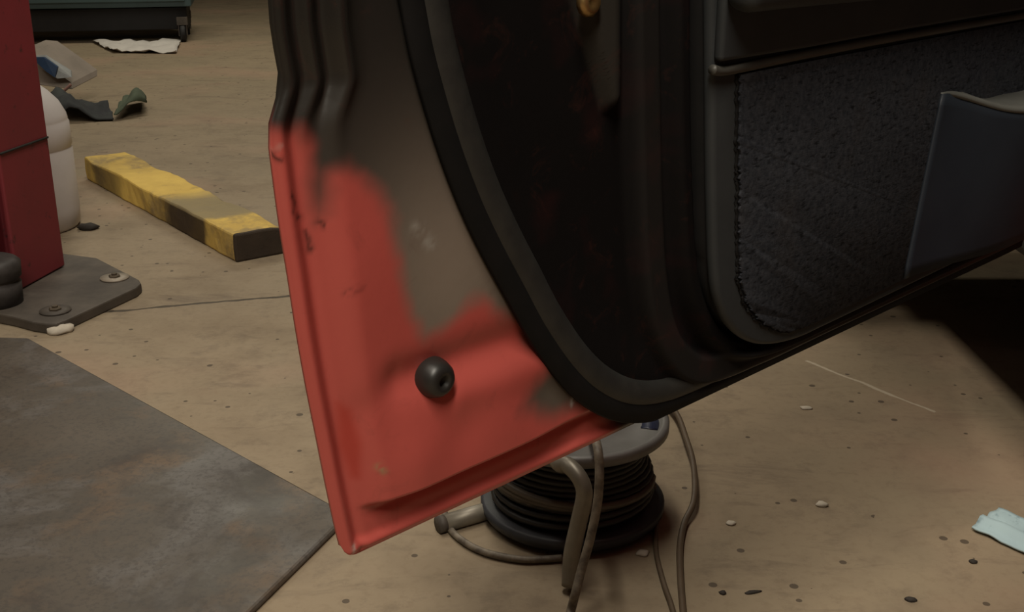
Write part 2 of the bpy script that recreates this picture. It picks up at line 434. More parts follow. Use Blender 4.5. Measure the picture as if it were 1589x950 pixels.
allc = np.concatenate([np.concatenate([colr.reshape(-1, 3), np.array(extra_col)], 0), np.concatenate([GLOSS.ravel(), np.full(len(extra_col), .35)])[:, None]], 1)
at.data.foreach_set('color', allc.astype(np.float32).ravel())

rubber = simple('seal_rubber', (0.020, 0.020, 0.019), (0.030, 0.029, 0.026), 40, 0.55, bump=0.15, bscale=120)
rubber_black = simple('flange_rubber', (0.006, 0.006, 0.006), (0.009, 0.008, 0.008), 40, 0.75, spec=0.2)
vinyl = simple('dark_vinyl', (0.038, 0.041, 0.043), (0.030, 0.033, 0.035), 12, 0.6, spec=0.35, bump=0.2, bscale=350, bdist=0.0006)
vinyl_blue = simple('pocket_plastic', (0.018, 0.023, 0.032), (0.014, 0.018, 0.026), 12, 0.55, spec=0.4, bump=0.15, bscale=350, bdist=0.0005)
def carpet_mat():
    t = NT('door_carpet')
    n1 = t.noise(170, 5, 0.75); n2 = t.noise(14, 4, 0.6)
    st = t.n('ShaderNodeMapping'); st.inputs['Scale'].default_value = (90, 90, 330); t.l(t.co.outputs['Object'], st.inputs['Vector'])
    n3 = t.noise(1.0, 3, 0.6, vec=st.outputs[0])
    c = t.mix(t.ramp(n1, [(0.35, 0.0), (0.65, 1.0)]), (0.020, 0.022, 0.028), (0.047, 0.049, 0.058))
    c = t.mix(t.math('MULTIPLY', t.ramp(n3, [(0.32, 1.0), (0.45, 0.0)]), 0.8), c, (0.006, 0.006, 0.007))
    c = t.mix(t.math('MULTIPLY', t.ramp(n2, [(0.5, 0.0), (0.75, 1.0)]), 0.25), c, (0.055, 0.045, 0.038))
    t.bump(t.math('ADD', n1, n3), 0.35, 0.0015)
    return t.set(c, 0.95, 0, 0.1)
carpet = carpet_mat()

# --- main weatherstrip: flat flange plus hollow bulb, swept along its curve
def frames(C):
    C = np.array(C); T = np.gradient(C, axis=0); T /= np.linalg.norm(T, axis=1)[:, None] + 1e-12
    return C, T, np.stack([-T[:, 1], T[:, 0]], 1)     # normal to the left of travel (towards the trim)
def sweep(C, prof, name, mat, h=0.0, parent=door, closed=True):
    C, T, Nn = frames(C); vs_, fs_ = [], []; k = len(prof)
    for c, n_ in zip(C, Nn):
        for (a, hh) in prof:
            u, v = c + n_ * a
            vs_.append(DW(u, max(v, 0.004), h + hh))
    for i in range(len(C) - 1):
        for j in range(k if closed else k - 1):
            fs_.append((i * k + j, i * k + (j + 1) % k, (i + 1) * k + (j + 1) % k, (i + 1) * k + j))
    fs_ += [tuple(range(k)), tuple(range((len(C) - 1) * k, len(C) * k))]
    return mesh_obj(name, vs_, fs_, mat, parent)
def clip_u(C, u1): return np.array([c for c in C if c[0] < u1])
bulb = [(0.0125 * math.cos(a), 0.004 + 0.009 * max(math.sin(a), -0.35)) for a in np.linspace(0, 2 * math.pi, 20, endpoint=False)]
wc = clip_u(WC, UEND - 0.02)
ws = sweep(wc, bulb, 'weatherstrip', rubber, 0.006); tag(ws, 'soft grey black rubber seal curving round the door')
fl = [(-0.028, 0.0), (-0.027, 0.0035), (-0.014, 0.004), (-0.006, 0.004), (-0.006, 0.0)]
sweep(wc, fl, 'seal_flange', rubber_black, 0.0115)
# --- trim panel
def uvpoly(px, h): return [DP(x, y, h) for x, y in px]
UT = UEND - 0.03
def top_right(u): return (u, VTOP - 0.02)
tl = spline(uvpoly([(1106, -40), (1106, 0), (1107, 150), (1108, 300), (1112, 430), (1122, 480), (1140, 512), (1165, 531), (1196, 536), (1240, 526), (1290, 503), (1412, 444), (1589, 358)], 0.045), 6).tolist()
a, b = np.array(tl[-2]), np.array(tl[-1]); d_ = (b - a) / np.linalg.norm(b - a)
tl.append(tuple(b + d_ * (UT - b[0]) / d_[0])); tl.append((UT, VTOP - 0.01)); tl.append((tl[0][0], VTOP - 0.01))
def plate(poly, h0, h1, name, mat, parent=door, bevel=0.008, seg=3):
    mb = MB(); mb.prism([DW(u, v, h0) for u, v in poly], [DW(u, v, h1) for u, v in poly])
    return mb.build(name, mat, parent, smooth=True, mods=[bev(bevel, seg)] if bevel else [])
tlc = np.array(tl); tcx, tcy = tlc.mean(0)
core = [(u + (0.004 if u < tcx else -0.004), v + (0.004 if v < tcy else -0.004)) for u, v in tl]
plate(core, 0.003, 0.034, 'trim_backing', rubber_black, bevel=0)
tp = plate(tl, 0.033, 0.045, 'trim_panel', vinyl, bevel=0.005); tag(tp, 'charcoal vinyl trim panel with a rounded lower corner')
# carpet insert with a ragged cut edge
HC = 0.049
base = [(1150, 116), (1150, 180), (1149, 240), (1150, 300), (1149, 360), (1150, 410), (1152, 440), (1160, 468), (1174, 490), (1194, 506), (1222, 514), (1260, 503), (1300, 484), (1410, 430), (1500, 388), (1600, 340)]
cl = spline(uvpoly(base, HC), 14).tolist()
for i in range(len(cl)):
    if i < 14 * 11:
        cl[i] = (cl[i][0] + random.gauss(0, 0.0011), cl[i][1] + random.gauss(0, 0.0006))
a = np.array(DP(1150, 112, HC)); b = np.array(DP(1589, 32, HC)); tdir = (b - a) / (b - a)[0]
uE = UT - 0.02
b2 = np.array(cl[-1]); low = b2 + (np.array(DP(1600, 340, HC)) - np.array(DP(1500, 388, HC))) * 0
poly = cl + [(uE, 0.030), tuple(a + tdir * (uE - a[0]))]
cp = plate(poly, 0.044, HC, 'carpet_insert', carpet, bevel=0.0015, seg=1); tag(cp, 'dark grey carpet insert with a ragged cut edge')
# dark seam round the cut edge
mb = MB(); mb.tube([DW(u - 0.0015, v - 0.0005, 0.0455) for u, v in cl[:14 * 12]], 0.0018, 6); mb.build('seam', rubber_black, door)
# piping along the top of the carpet
pp = [DP(x, y, 0.048) for x, y in [(1106, 108), (1118, 110), (1150, 105), (1250, 84), (1400, 56), (1589, 24)]]
e = np.array(pp[-1]); dd = e - np.array(pp[-2]); pp.append(tuple(e + dd * (UT - e[0]) / dd[0] * 0.98))
mb = MB(); mb.tube([DW(u, v, 0.0475) for u, v in spline(pp, 8)], 0.0042, 10)
tag(mb.build('piping', simple('piping_vinyl', (0.075, 0.070, 0.060), rough=0.5), door), 'pale welt along the top of the carpet')
# upper vinyl pad and armrest
up_ = [DP(x, y, 0.05) for x, y in [(1114, 96), (1250, 74), (1400, 46), (1589, 14)]]
ua = up_[-1][0]
padpoly = up_ + [(UT - 0.01, up_[-1][1] + 0.0), (UT - 0.01, VTOP - 0.03), (up_[0][0], VTOP - 0.03)]
plate(padpoly, 0.044, 0.054, 'upper_pad', vinyl, bevel=0.004)
ar = [DP(x, y, 0.06) for x, y in [(1128, 20), (1200, 12), (1350, -2), (1589, -28)]]
ar = ar + [(UT - 0.05, ar[-1][1] + 0.01), (UT - 0.05, ar[0][1] + 0.11), (ar[0][0], ar[0][1] + 0.09)]
plate(ar, 0.053, 0.085, 'armrest', vinyl, bevel=0.014, seg=4)
# --- map pocket: open topped bulging bin on the carpet
tlu = np.array(DP(1464, 146, 0.052)); blu = np.array(DP(1405, 433, 0.052))
PU1 = UT - 0.03
def pocket(a, b, inset=0.0):
    """a along the door 0..1, b bottom..top 0..1"""
    left = blu + (tlu - blu) * b; u = left[0] + (PU1 - left[0]) * a
    bul = (0.058 * (0.35 + 0.65 * b)) * sstep(0, 0.55, a) * (1 - 0.6 * sstep(0.75, 1, a))
    sag = -0.026 * sstep(0.0, 0.35, a) * b
    v = left[1] + sag + 0.0 * a + (1 - b) * (0.0) - (1 - b) * 0.005 * a
    return u, v, 0.050 + bul - inset
na, nb = 40, 14; vv, ff = [], []
for j in range(nb + 1):
    for i in range(na + 1):
        u, v, h = pocket(i / na, j / nb); vv.append(DW(u, v, h))
for j in range(nb):
    for i in range(na): ff.append((j * (na + 1) + i, j * (na + 1) + i + 1, (j + 1) * (na + 1) + i + 1, (j + 1) * (na + 1) + i))
pk = mesh_obj('map_pocket', vv, ff, vinyl_blue, door, mods=[('SOLIDIFY', dict(thickness=0.004, offset=0)), ])
tag(pk, 'blue black moulded map pocket')
# bottom of the pocket bin and its rim
bot = [DW(*pocket(i / na, 0)) for i in range(na + 1)]; back = [DW(pocket(i / na, 0)[0], pocket(i / na, 0)[1], 0.048) for i in range(na + 1)]
mb = MB(); mb.add(bot + back, [(i, i + 1, na + 2 + i, na + 1 + i) for i in range(na)]); mb.build('pocket_base', vinyl_blue, door)
vv, ff = [], []
prof = [(0.003, -0.004), (0.004, 0.0), (0.001, 0.003), (-0.008, 0.004), (-0.054, 0.008), (-0.055, 0.003)]
for i in range(na + 1):
    u, v, h = pocket(i / na, 1.0); w = sstep(0.0, 0.10, i / na)
    for (p, q) in prof: vv.append(DW(u, v + q * (0.3 + 0.7 * w), max(h + p * (0.25 + 0.75 * w), 0.046)))
k = len(prof)
for i in range(na):
    for j in range(k): ff.append((i * k + j, i * k + (j + 1) % k, (i + 1) * k + (j + 1) % k, (i + 1) * k + j))
ff += [tuple(range(k)), tuple(range(na * k, (na + 1) * k))]
tag(mesh_obj('pocket_rim', vv, ff, simple('rim_vinyl', (0.13, 0.13, 0.118), rough=0.5), door), 'lighter rolled rim of the map pocket')
# --- rubber bumper plug
pc = DP(678, 588, 0.012); px_, pv_ = pc
Rn = Vector((0, 0, 1)).rotation_difference(N).to_matrix()
mb = MB(); mb.lathe(DW(px_, pv_, 0.003), [(0.0150, 0.0), (0.0155, 0.003), (0.0148, 0.008), (0.0130, 0.0135), (0.0108, 0.0165), (0.0080, 0.018), (0.0045, 0.0175), (0.0038, 0.012)], 28, Rn)
tag(mb.build('rubber_bumper', simple('bumper_rubber', (0.024, 0.022, 0.020), rough=0.4), door), 'round black rubber bumper with a hole')
# brass coloured screw up in the dark recess
sc_ = DP(929, 4, 0.03)
mb = MB(); mb.lathe(DW(sc_[0], sc_[1], 0.018), [(0.011, 0), (0.011, 0.004), (0.007, 0.008), (0.003, 0.006)], 12, Rn)
tag(mb.build('screw', simple('brass', (0.42, 0.26, 0.10), rough=0.35, metal=0.8), door), 'brass coloured screw head')

# --- body of the car beyond the frame: what shades the floor and the door
body_red = simple('body_paint', (0.16, 0.022, 0.018), rough=0.4)
under = simple('underbody', (0.02, 0.018, 0.016), rough=0.8)
CX0, CX1 = 0.80, 2.36
def side(x0, x1, name):
    prof = [(-2.3, .52), (-1.45, .38)]
    for a in np.linspace(180, 0, 9): prof.append((-1.08 + .37 * math.cos(math.radians(a)), .50 + .36 * math.sin(math.radians(a))))
    prof += [(-.6, .38), (1.70, .38)]
    for a in np.linspace(180, 0, 9): prof.append((2.12 + .37 * math.cos(math.radians(a)), .50 + .36 * math.sin(math.radians(a))))
    prof += [(2.62, .34), (2.76, .40), (2.74, .86), (2.55, 1.02), (1.60, 1.10), (1.56, .54), (.42, .54), (.38, 1.12), (-2.0, 1.12), (-2.35, .98)]
    mb = MB(); mb.prism([Vector((x0, y, z)) for y, z in prof], [Vector((x1, y, z)) for y, z in prof])
    return mb.build(name, body_red, car, smooth=False, mods=[bev(0.02, 2)])
side(CX0, CX0 + 0.12, 'body_side'); side(CX1 - 0.12, CX1, 'body_side')
def cpart(name, lo, hi, mat, b=0.02):
    return MB().box([(x + y) / 2 for x, y in zip(lo, hi)], [y - x for x, y in zip(lo, hi)]).build(name, mat, car, smooth=False, mods=[bev(b, 2)])
cpart('floor_pan', (CX0 + .10, -2.2, .44), (CX1 - .10, 2.6, .50), under)
cpart('hood', (CX0 + .02, 1.62, 1.00), (CX1 - .02, 2.72, 1.06), body_red, .02)
cpart('shadow_bumper', (CX0 - .17, 2.50, .19), (CX1 + .17, 3.14, .66), under, .05)  # unseen bumper, stretched wide and long to shape the shadow on the floor
cpart('firewall', (CX0 + .12, 1.50, .50), (CX1 - .12, 1.60, 1.10), under)
cpart('rear_deck', (CX0 + .02, -2.3, 1.05), (CX1 - .02, -1.3, 1.12), body_red)
cpart('roof', (CX0 + .14, -.9, 1.62), (CX1 - .14, .95, 1.68), body_red, .025)
for x in (CX0 + .13, CX1 - .13):
    m_ = MB(); m_.tube([(x, 1.58, 1.08), (x + (0.03 if x < 1.5 else -.03), .93, 1.64)], .032, 10); m_.build('windscreen_pillar', body_red, car)
    m_ = MB(); m_.tube([(x, .30, 1.10), (x + (0.03 if x < 1.5 else -.03), .12, 1.64)], .045, 10); m_.build('door_pillar', body_red, car)
    m_ = MB(); m_.tube([(x, -1.35, 1.10), (x + (0.03 if x < 1.5 else -.03), -.87, 1.64)], .05, 10); m_.build('rear_pillar', body_red, car)
cpart('arch_light_block', (CX0 + .06, 1.62, .37), (CX0 + .10, 2.62, 1.0), under)  # unseen panel added to block lamp light coming through the wheel arch
seatm = simple('seat_cloth', (0.035, 0.035, 0.038), rough=0.9)
cpart('bench_seat', (CX0 + .2, .35, .50), (CX1 - .2, .90, .82), seatm, .06)
cpart('seat_backrest', (CX0 + .2, .16, .78), (CX1 - .2, .36, 1.32), seatm, .06)
tyrem = simple('tyre_rubber', (0.012, 0.012, 0.012), rough=0.85); rimm = simple('steel_rim', (0.25, 0.25, 0.25), rough=0.45, metal=0.7)
for x, sgn in ((CX0 + .13, 1), (CX1 - .13, -1)):
    for y in (-1.08, 2.12):
        if sgn > 0 and y > 0: continue
        Rx = Vector((0, 0, 1)).rotation_difference(Vector((-sgn, 0, 0))).to_matrix()
        m_ = MB(); m_.lathe((x, y, .47), [(.19, -.09), (.27, -.10), (.30, -.08), (.305, 0), (.30, .08), (.27, .10), (.19, .09)], 40, Rx, closed=True)
        w = m_.build('wheel', tyrem, car)
        m_ = MB(); m_.lathe((x, y, .47), [(.192, -.08), (.192, .08), (.17, .07), (.14, .03), (.06, .045), (.03, .06)], 32, Rx); m_.build('rim', rimm, w)

# ================================================================== LIFT POST
red_post = NT('post_paint')
_c = red_post.mix(red_post.ramp(red_post.noise(2.2, 5, .6), [(.35, 0.0), (.7, 1.0)]), (0.225, 0.028, 0.036), (0.140, 0.027, 0.030))
_c = red_post.mix(red_post.math('MULTIPLY', red_post.ramp(red_post.noise(26, 6, .7), [(.60, 0.0), (.68, 1.0)]), .7), _c, (0.03, 0.02, 0.018))
red_post = red_post.set(_c, 0.55, 0, 0.4)
dirty_steel = simple('dirty_steel', (0.098, 0.080, 0.064), (0.050, 0.040, 0.032), 9, 0.65, metal=0.0, bump=0.3, bscale=40)
p1, p2 = G(30, 450, 0.03), G(101, 411, 0.03)
ex = (p2 - p1).normalized(); ey = Vector((-ex.y, ex.x, 0))      # ey: away from the camera
post = thing('lift_post', (p1 + p2) / 2 * Vector((1, 1, 0)) if False else Vector(((p1.x + p2.x) / 2, (p1.y + p2.y) / 2, 0)), 'red steel lift post bolted to the floor on a square base plate', 'lift post')
wd = (p2 - p1).length
mb = MB(); dp = 0.17; th = 0.012
A0 = p1 - ex * 0.0
sec = [A0, p2, p2 + ey * dp, p2 + ey * dp - ex * 0.05, p2 + ey * (dp - th) - ex * 0.05 + ey * 0]
# C-shaped channel section open towards the left end
o_ = [Vector((0, 0, 0)), Vector((wd, 0, 0)), Vector((wd, dp, 0)), Vector((0, dp, 0)), Vector((0, dp - th, 0)), Vector((wd - th, dp - th, 0)), Vector((wd - th, th, 0)), Vector((0, th, 0))]
def PW(q, z): return p1 + ex * q.x + ey * q.y + Vector((0, 0, z - p1.z))
mb.prism([PW(q, 0.028) for q in o_], [PW(q, 3.2) for q in o_])
mb.build('column', red_post, post, smooth=False, mods=[bev(0.004, 2)])
# weld seam / splice line across the column face
s1_, s2_ = G(0, 0), 0
def on_face(px, py):
    d = ray(px, py); o = Vector((0, 0, CAMH)); t = (p1 - o).dot(ey) / d.dot(ey); return o + d * t
z1 = on_face(30, 228).z
mb = MB(); mb.box(p1 + ex * wd / 2 - ey * 0.002 + Vector((0, 0, z1 - p1.z)), (wd - 0.004, 0.003, 0.005), z=math.atan2(ex.y, ex.x)); mb.build('weld_seam', under, post)
# base plate
q = [G(24, 490, 0.026), G(84, 503, 0.026), G(222, 440, 0.026), G(170, 408, 0.026)]
qf = [G(-90, 470, .026), G(20, 491, 0.026), G(50, 499, .026), G(70, 502, .026), G(88, 502, .026), G(104, 496, .026), G(212, 446, .026), G(219, 439, .026), G(216, 434, .026), G(150, 400, .026), G(-60, 372, .026)]
mb = MB(); mb.prism([Vector((v.x, v.y, 0)) for v in qf], [Vector((v.x, v.y, .026)) for v in qf]); tag(mb.build('base_plate', dirty_steel, post, smooth=False, mods=[bev(0.004, 2)]), 'worn steel base plate')
boltm = simple('rusty_bolt', (0.10, 0.075, 0.05), rough=0.6, metal=0.3); wash = simple('bright_washer', (0.33, 0.28, 0.22), rough=0.5)
for (x, y) in ((86, 483), (178, 432)):
    c = G(x, y, 0.026); b_ = MB(); b_.lathe(c, [(.015, 0), (.015, .008), (.012, .010)], 6); b_.tube([c, c + Vector((0, 0, .014))], .007, 8)
    bo = b_.build('anchor_bolt', boltm, post, smooth=False)
    w_ = MB(); w_.lathe(c, [(.036, 0), (.036, .004), (.018, .0045)], 20); w_.build('washer', wash if x > 100 else dirty_steel, bo)
# grey-blue ram inside the channel and the dark rubber lift pad at its foot
rc = G(-2, 432, 0.03)
mb = MB(); rp = p1 + ey * 0.085 - ex * 0.055
mb.tube([rp + Vector((0, 0, 0.0)), rp + Vector((0, 0, 3.0))], 0.036, 20); mb.build('ram', simple('ram_steel', (0.07, 0.085, 0.11), rough=0.5), post)
pad = G(-6, 470, 0.026)
mb = MB(); mb.lathe(pad, [(.062, 0.0), (.064, .05), (.058, .055), (.058, .062), (.066, .066), (.068, .10), (.06, .108), (.052, .112), (.02, .112)], 28)
padt = mb.build('arm_pad', simple('pad_rubber', (0.055, 0.048, 0.045), (0.03, 0.026, 0.024), 30, 0.6), post)

# ================================================================== WHITE DRUM behind the post
dr = G(40, 352, 0)
white = simple('white_plastic', (0.74, 0.70, 0.70), (0.66, 0.62, 0.61), 5, 0.5)
dep = dr.y * CP + CAMH * SP
Rw = 83 / FPX * dep
drum = thing('plastic_drum', dr, 'white plastic drum standing on the floor behind the red lift post', 'drum')
top_h = 0.46
prof = [(Rw * .93, 0.0), (Rw * .98, .012), (Rw, .06), (Rw, .235), (Rw * .985, .24), (Rw * .985, .246), (Rw, .25), (Rw * .995, .315), (Rw * .975, .32), (Rw * .975, .326), (Rw * .96, .34), (Rw * .86, .375), (Rw * .70, .405), (Rw * .45, top_h - .02), (Rw * .25, top_h)]
mb = MB(); mb.lathe(dr + ray(48, 384).normalized() * 0, prof, 48); mb.build('drum_body', white, drum)
mb = MB(); mb.lathe(dr + Vector((0, 0, top_h - .002)), [(.05, 0), (.05, .03), (.045, .034), (.01, .034)], 24); mb.build('cap', simple('cap_plastic', (.3, .28, .25)), drum)

# ================================================================== YELLOW TIMBER
def wood_mat():
    t = NT('yellow_timber'); co = t.co.outputs['Object']
    sep = t.n('ShaderNodeSeparateXYZ'); t.l(co, sep.inputs[0])
    yel = t.mix(t.ramp(t.noise(6, 5, .6), [(.3, 0.0), (.7, 1.0)]), (0.74, 0.52, 0.13), (0.56, 0.38, 0.10))
    wn = t.noise(3.2, 5, .65, dist=0.4)
    x = t.math('DIVIDE', sep.outputs[0], TIMBER_L / 2); z = sep.outputs[2]
    yel = t.mix(t.math('MULTIPLY', t.ramp(t.noise(5.0, 6, .7), [(.50, 0.0), (.64, 1.0)]), .75), yel, (0.22, 0.165, 0.10))
    dk = t.math('ADD', x, t.math('MULTIPLY', t.math('SUBTRACT', wn, .5), .25))
    a = t.ramp(t.math('MULTIPLY_ADD', dk, 0.5, 0.5), [(0.0, 0.0), (0.55, 0.0), (0.63, 1.0), (0.845, 1.0), (0.87, 0.0), (1.0, 0.0)])
    b = t.ramp(t.math('MULTIPLY_ADD', dk, 0.5, 0.5), [(0.05, 0.0), (0.08, .75), (0.24, .75), (0.30, 0.0)])
    top = t.math('GREATER_THAN', z, 0.071)
    yel = t.mix(t.math('MULTIPLY', t.math('MULTIPLY', b, .85), t.math('SUBTRACT', 1.0, t.math('MULTIPLY', top, .8))), yel, (0.16, 0.115, 0.05))
    wear = t.mix(top, (0.035, 0.022, 0.016), (0.26, 0.21, 0.12))
    yel = t.mix(t.math('MULTIPLY', a, .92), yel, wear)
    end = t.math('GREATER_THAN', x, 0.985)
    c = t.mix(end, yel, t.mix(t.noise(30, 4), (0.055, 0.038, 0.026), (0.030, 0.022, 0.016)))
    t.bump(t.noise(22, 6, .7), .4, .006)
    return t.set(c, .75, 0, .3)
n0 = G(367, 408, 0); f0 = G(134, 278, 0)         # front lower corners of near and far end
lx = (n0 - f0); LL = lx.length; lx.normalize(); ly = Vector((-lx.y, lx.x, 0))
if ly.y < 0: ly = -ly
TW, TH = 0.150, 0.080
cen = (n0 + f0) / 2 + ly * TW / 2
nseg = 44; bmv = MB(); vs_, fs_ = [], []
ring = []
for (a_, b_) in ((0, 0), (.5, 0), (1, 0), (1, .5), (1, 1), (.75, 1), (.5, 1), (.25, 1), (0, 1), (0, .5)): ring.append(((a_ - .5) * TW, b_ * TH))
for i in range(nseg + 1):
    x = (i / nseg - .5) * LL
    for (yy, zz) in ring:
        nz = noise.noise((x * 9, yy * 20, zz * 20)) * .004 + noise.noise((x * 30, yy * 50 + 4, zz * 40)) * .003
        chip = 0.0
        if zz > TH * .9: chip = -max(0, noise.noise((x * 6 + 3, yy * 9, 1.7))) * .012
        vs_.append((x, yy + nz * (1 if abs(yy) > .05 else 0), max(zz + (nz + chip) * (zz > .01), 0.0)))
k = len(ring)
for i in range(nseg):
    for j in range(k): fs_.append((i * k + j, i * k + (j + 1) % k, (i + 1) * k + (j + 1) % k, (i + 1) * k + j))
fs_ += [tuple(range(k))[::-1], tuple(range(nseg * k, (nseg + 1) * k))]
me = bpy.data.meshes.new('timber_block'); me.from_pydata(vs_, [], fs_); me.update(); TIMBER_L = LL; me.materials.append(wood_mat())
tb = bpy.data.objects.new('timber_block', me); COL.objects.link(tb)
yy_ = lx.cross(Vector((0, 0, 1))) * -1
tb.matrix_world = Matrix.Translation(cen) @ Matrix(((lx.x, yy_.x, 0), (lx.y, yy_.y, 0), (0, 0, 1))).to_4x4()
bm = bmesh.new(); bm.from_mesh(me); bmesh.ops.recalc_face_normals(bm, faces=bm.faces); bm.to_mesh(me); bm.free()
md = tb.modifiers.new('bevel', 'BEVEL'); md.width = .006; md.segments = 2; md.limit_method = 'ANGLE'; md.angle_limit = math.radians(50)
tag(tb, 'worn yellow-painted timber beam lying on the concrete floor', 'timber')

# ================================================================== STEEL PLATE at lower left
def plate_mat():
    t = NT('stained_plate')
    c = t.mix(t.ramp(t.noise(2.5, 6, .65), [(.35, 0.0), (.65, 1.0)]), (0.098, 0.078, 0.060), (0.058, 0.049, 0.040))
    c = t.mix(t.math('MULTIPLY', t.ramp(t.noise(3.4, 5, .65, dist=.5), [(.50, 0.0), (.62, 1.0)]), .7), c, (0.128, 0.120, 0.116))
    c = t.mix(t.math('MULTIPLY', t.ramp(t.noise(4.6, 5, .6), [(.55, 0.0), (.68, 1.0)]), .6), c, (0.150, 0.088, 0.046))
    c = t.mix(t.math('MULTIPLY', t.ramp(t.noise(5.2, 6, .7, dist=.8), [(.56, 0.0), (.68, 1.0)]), .65), c, (0.040, 0.031, 0.027))
    c = t.mix(t.math('MULTIPLY', t.ramp(t.noise(110, 3, .7), [(.38, 1.0), (.5, 0.0)]), .5), c, (0.040, 0.034, 0.030))
    t.bump(t.noise(25, 5, .6), .15, .003)
    return t.set(c, t.ramp(t.noise(6, 4), [(.3, .38), (.7, .62)]), 0.0, .5)
PT = 0.012
pl = [G(44, 524, PT), G(542, 797, PT), G(300, 1035, PT), G(-420, 950, PT), G(-330, 512, PT)]
mb = MB(); mb.prism([Vector((v.x, v.y, 0)) for v in pl], list(pl))
tag(mb.build('steel_plate', plate_mat(), None, smooth=False, mods=[bev(.005, 2)]), 'grey rust-stained steel plate lying flat on the floor by the door corner', 'plate')

# ================================================================== CABLE REEL under the door
black_pl = simple('reel_plastic', (0.040, 0.042, 0.050), (0.026, 0.027, 0.033), 20, .5)
greyfl = simple('flange_grey', (0.17, 0.165, 0.16), (0.13, 0.125, 0.118), 14, .45)
cablem = simple('cable_sheath', (0.020, 0.017, 0.015), (0.013, 0.011, 0.010), 20, .55)
cable_lt = simple('cable_grey', (0.22, 0.185, 0.14), (0.085, 0.068, 0.052), 70, .6)
cable_br = simple('cable_brown', (0.115, 0.080, 0.050), (0.085, 0.058, 0.036), 30, .55)
zinc = simple('galvanised_tube', (0.25, 0.225, 0.18), (0.17, 0.15, 0.12), 18, .42, metal=.35)
rcx = G(888, 768, 0.03)
reel = thing('cable_reel', (rcx.x, rcx.y, 0), 'black cable reel with a grey top flange standing below the open door', 'cable reel')
RZ0, RZ1, RR = 0.018, 0.165, 0.149
cc = Vector((rcx.x, rcx.y, 0))
mb = MB(); mb.lathe(cc + Vector((0, 0, 0.0)), [(.05, 0.0), (.12, 0.0), (.13, RZ0 * .6), (RR - .004, RZ0 * .6), (RR, RZ0), (RR, RZ0 + .010), (RR - .005, RZ0 + .013), (.05, RZ0 + .012)], 56); mb.build('lower_flange', black_pl, reel)
mb = MB(); mb.lathe(cc, [(.04, RZ1 - .012), (RR - .002, RZ1 - .012), (RR + .002, RZ1 - .008), (RR + .002, RZ1 + .004), (RR - .003, RZ1 + .008), (RR - .010, RZ1 + .006), (RR - .014, RZ1), (.045, RZ1), (.04, RZ1 + .01), (.01, RZ1 + .01)], 56)
ufl = mb.build('upper_flange', [greyfl], reel); tag(ufl, 'pale grey upper flange')
mb = MB(); mb.lathe(cc, [(.072, RZ0), (.072, RZ1 - .01)], 32); mb.build('hub', black_pl, reel)
# dark blue label patch on the upper flange
la = math.atan2(*(reversed((G(1027, 660, RZ1) - cc)[:2])))
vs_, fs_ = [], []
for i in range(9):
    a_ = la - .15 + .30 * i / 8
    for r_ in (.108, RR - .0145): vs_.append(cc + Vector((r_ * math.cos(a_), r_ * math.sin(a_), RZ1 + .0012)))
fs_ = [(2 * i, 2 * i + 2, 2 * i + 3, 2 * i + 1) for i in range(8)]
tag(mesh_obj('sticker', vs_, fs_, simple('blue_label', (0.018, 0.024, 0.060), rough=.4), reel, mods=[('SOLIDIFY', dict(thickness=.001))]), 'dark blue sticker on the flange')
# wound cable: one continuous helix, looser and wider towards the bottom
path = []
turns = [(0.090, 11), (0.101, 11), (0.112, 10)]
z0_, z1_ = RZ0 + .020, RZ1 - .020
n_ = 0
for L_, (r0, nt) in enumerate(turns):
    for i in range(nt * 28):
        f = i / (nt * 28); ff_ = f if L_ % 2 == 0 else 1 - f
        z = z0_ + (z1_ - z0_) * ff_; a_ = 2 * math.pi * i / 28
        loose = 0.020 * max(0, 1 - (z - z0_) / .085)
        r_ = r0 + loose * (L_ == 2) + .003 * math.sin(a_ * 1.7 + L_ + z * 90)
        path.append(cc + Vector((r_ * math.cos(a_), r_ * math.sin(a_), z + .004 * math.sin(a_ + z * 40) * (L_ == 2))))
mb = MB(); mb.tube(path, .0052, 7); mb.build('wound_cable', cablem, reel)
mb = MB()
path = []
for i in range(3 * 40):
    a_ = 2 * math.pi * i / 40; r_ = .126 + .006 * math.sin(a_ * .77 + 1); z = RZ0 + .020 + .012 * i / 40 + .012 * (1 + math.sin(a_ - 2.6 + i * .01))
    path.append(cc + Vector((r_ * math.cos(a_), r_ * math.sin(a_), z)))
mb.tube(path, .0062, 8); mb.build('slack_turns', simple('cable_slack', (0.105, 0.086, 0.066), (0.075, 0.06, 0.046), 30, .5), reel)
# bent tube of the stand: floor foot in front, up and back over the top flange
foot = G(884, 918, 0.0)
def at_y(px, py, Y):
    d = ray(px, py); t = Y / d.y; return Vector((d.x * t, Y, CAMH + d.z * t))
Yf = foot.y
tubep = [foot + Vector((0, 0, .010)), at_y(887, 862, Yf + .010), at_y(897, 815, Yf + .018), at_y(906, 775, Yf + .022), at_y(905, 755, Yf + .026), at_y(896, 737, Yf + .036), at_y(881, 722, Yf + .055), at_y(862, 708, Yf + .09), Vector((cc.x - .045, cc.y + .02, RZ1 + .05)), Vector((cc.x - .07, cc.y + .16, RZ1 + .03)), Vector((cc.x - .07, cc.y + .19, RZ1 - .03)), Vector((cc.x - .07, cc.y + .20, .010))]
mb = MB(); mb.tube(spline(tubep, 8), .0122, 14); tag(mb.build('stand_tube', zinc, reel), 'bent galvanised tube of the stand')
e0, e1 = G(690, 812, .014), G(745, 796, .014)
dirf = (e1 - e0).normalized()
mb = MB(); mb.tube([e0, e1, e1 + dirf * .10], .0145, 14); mb.build('foot_tube', zinc, reel)
mb = MB(); mb.tube([e0 - dirf * .012, e0 + dirf * .002], .0142, 14); mb.build('end_cap', dirty_steel, reel)

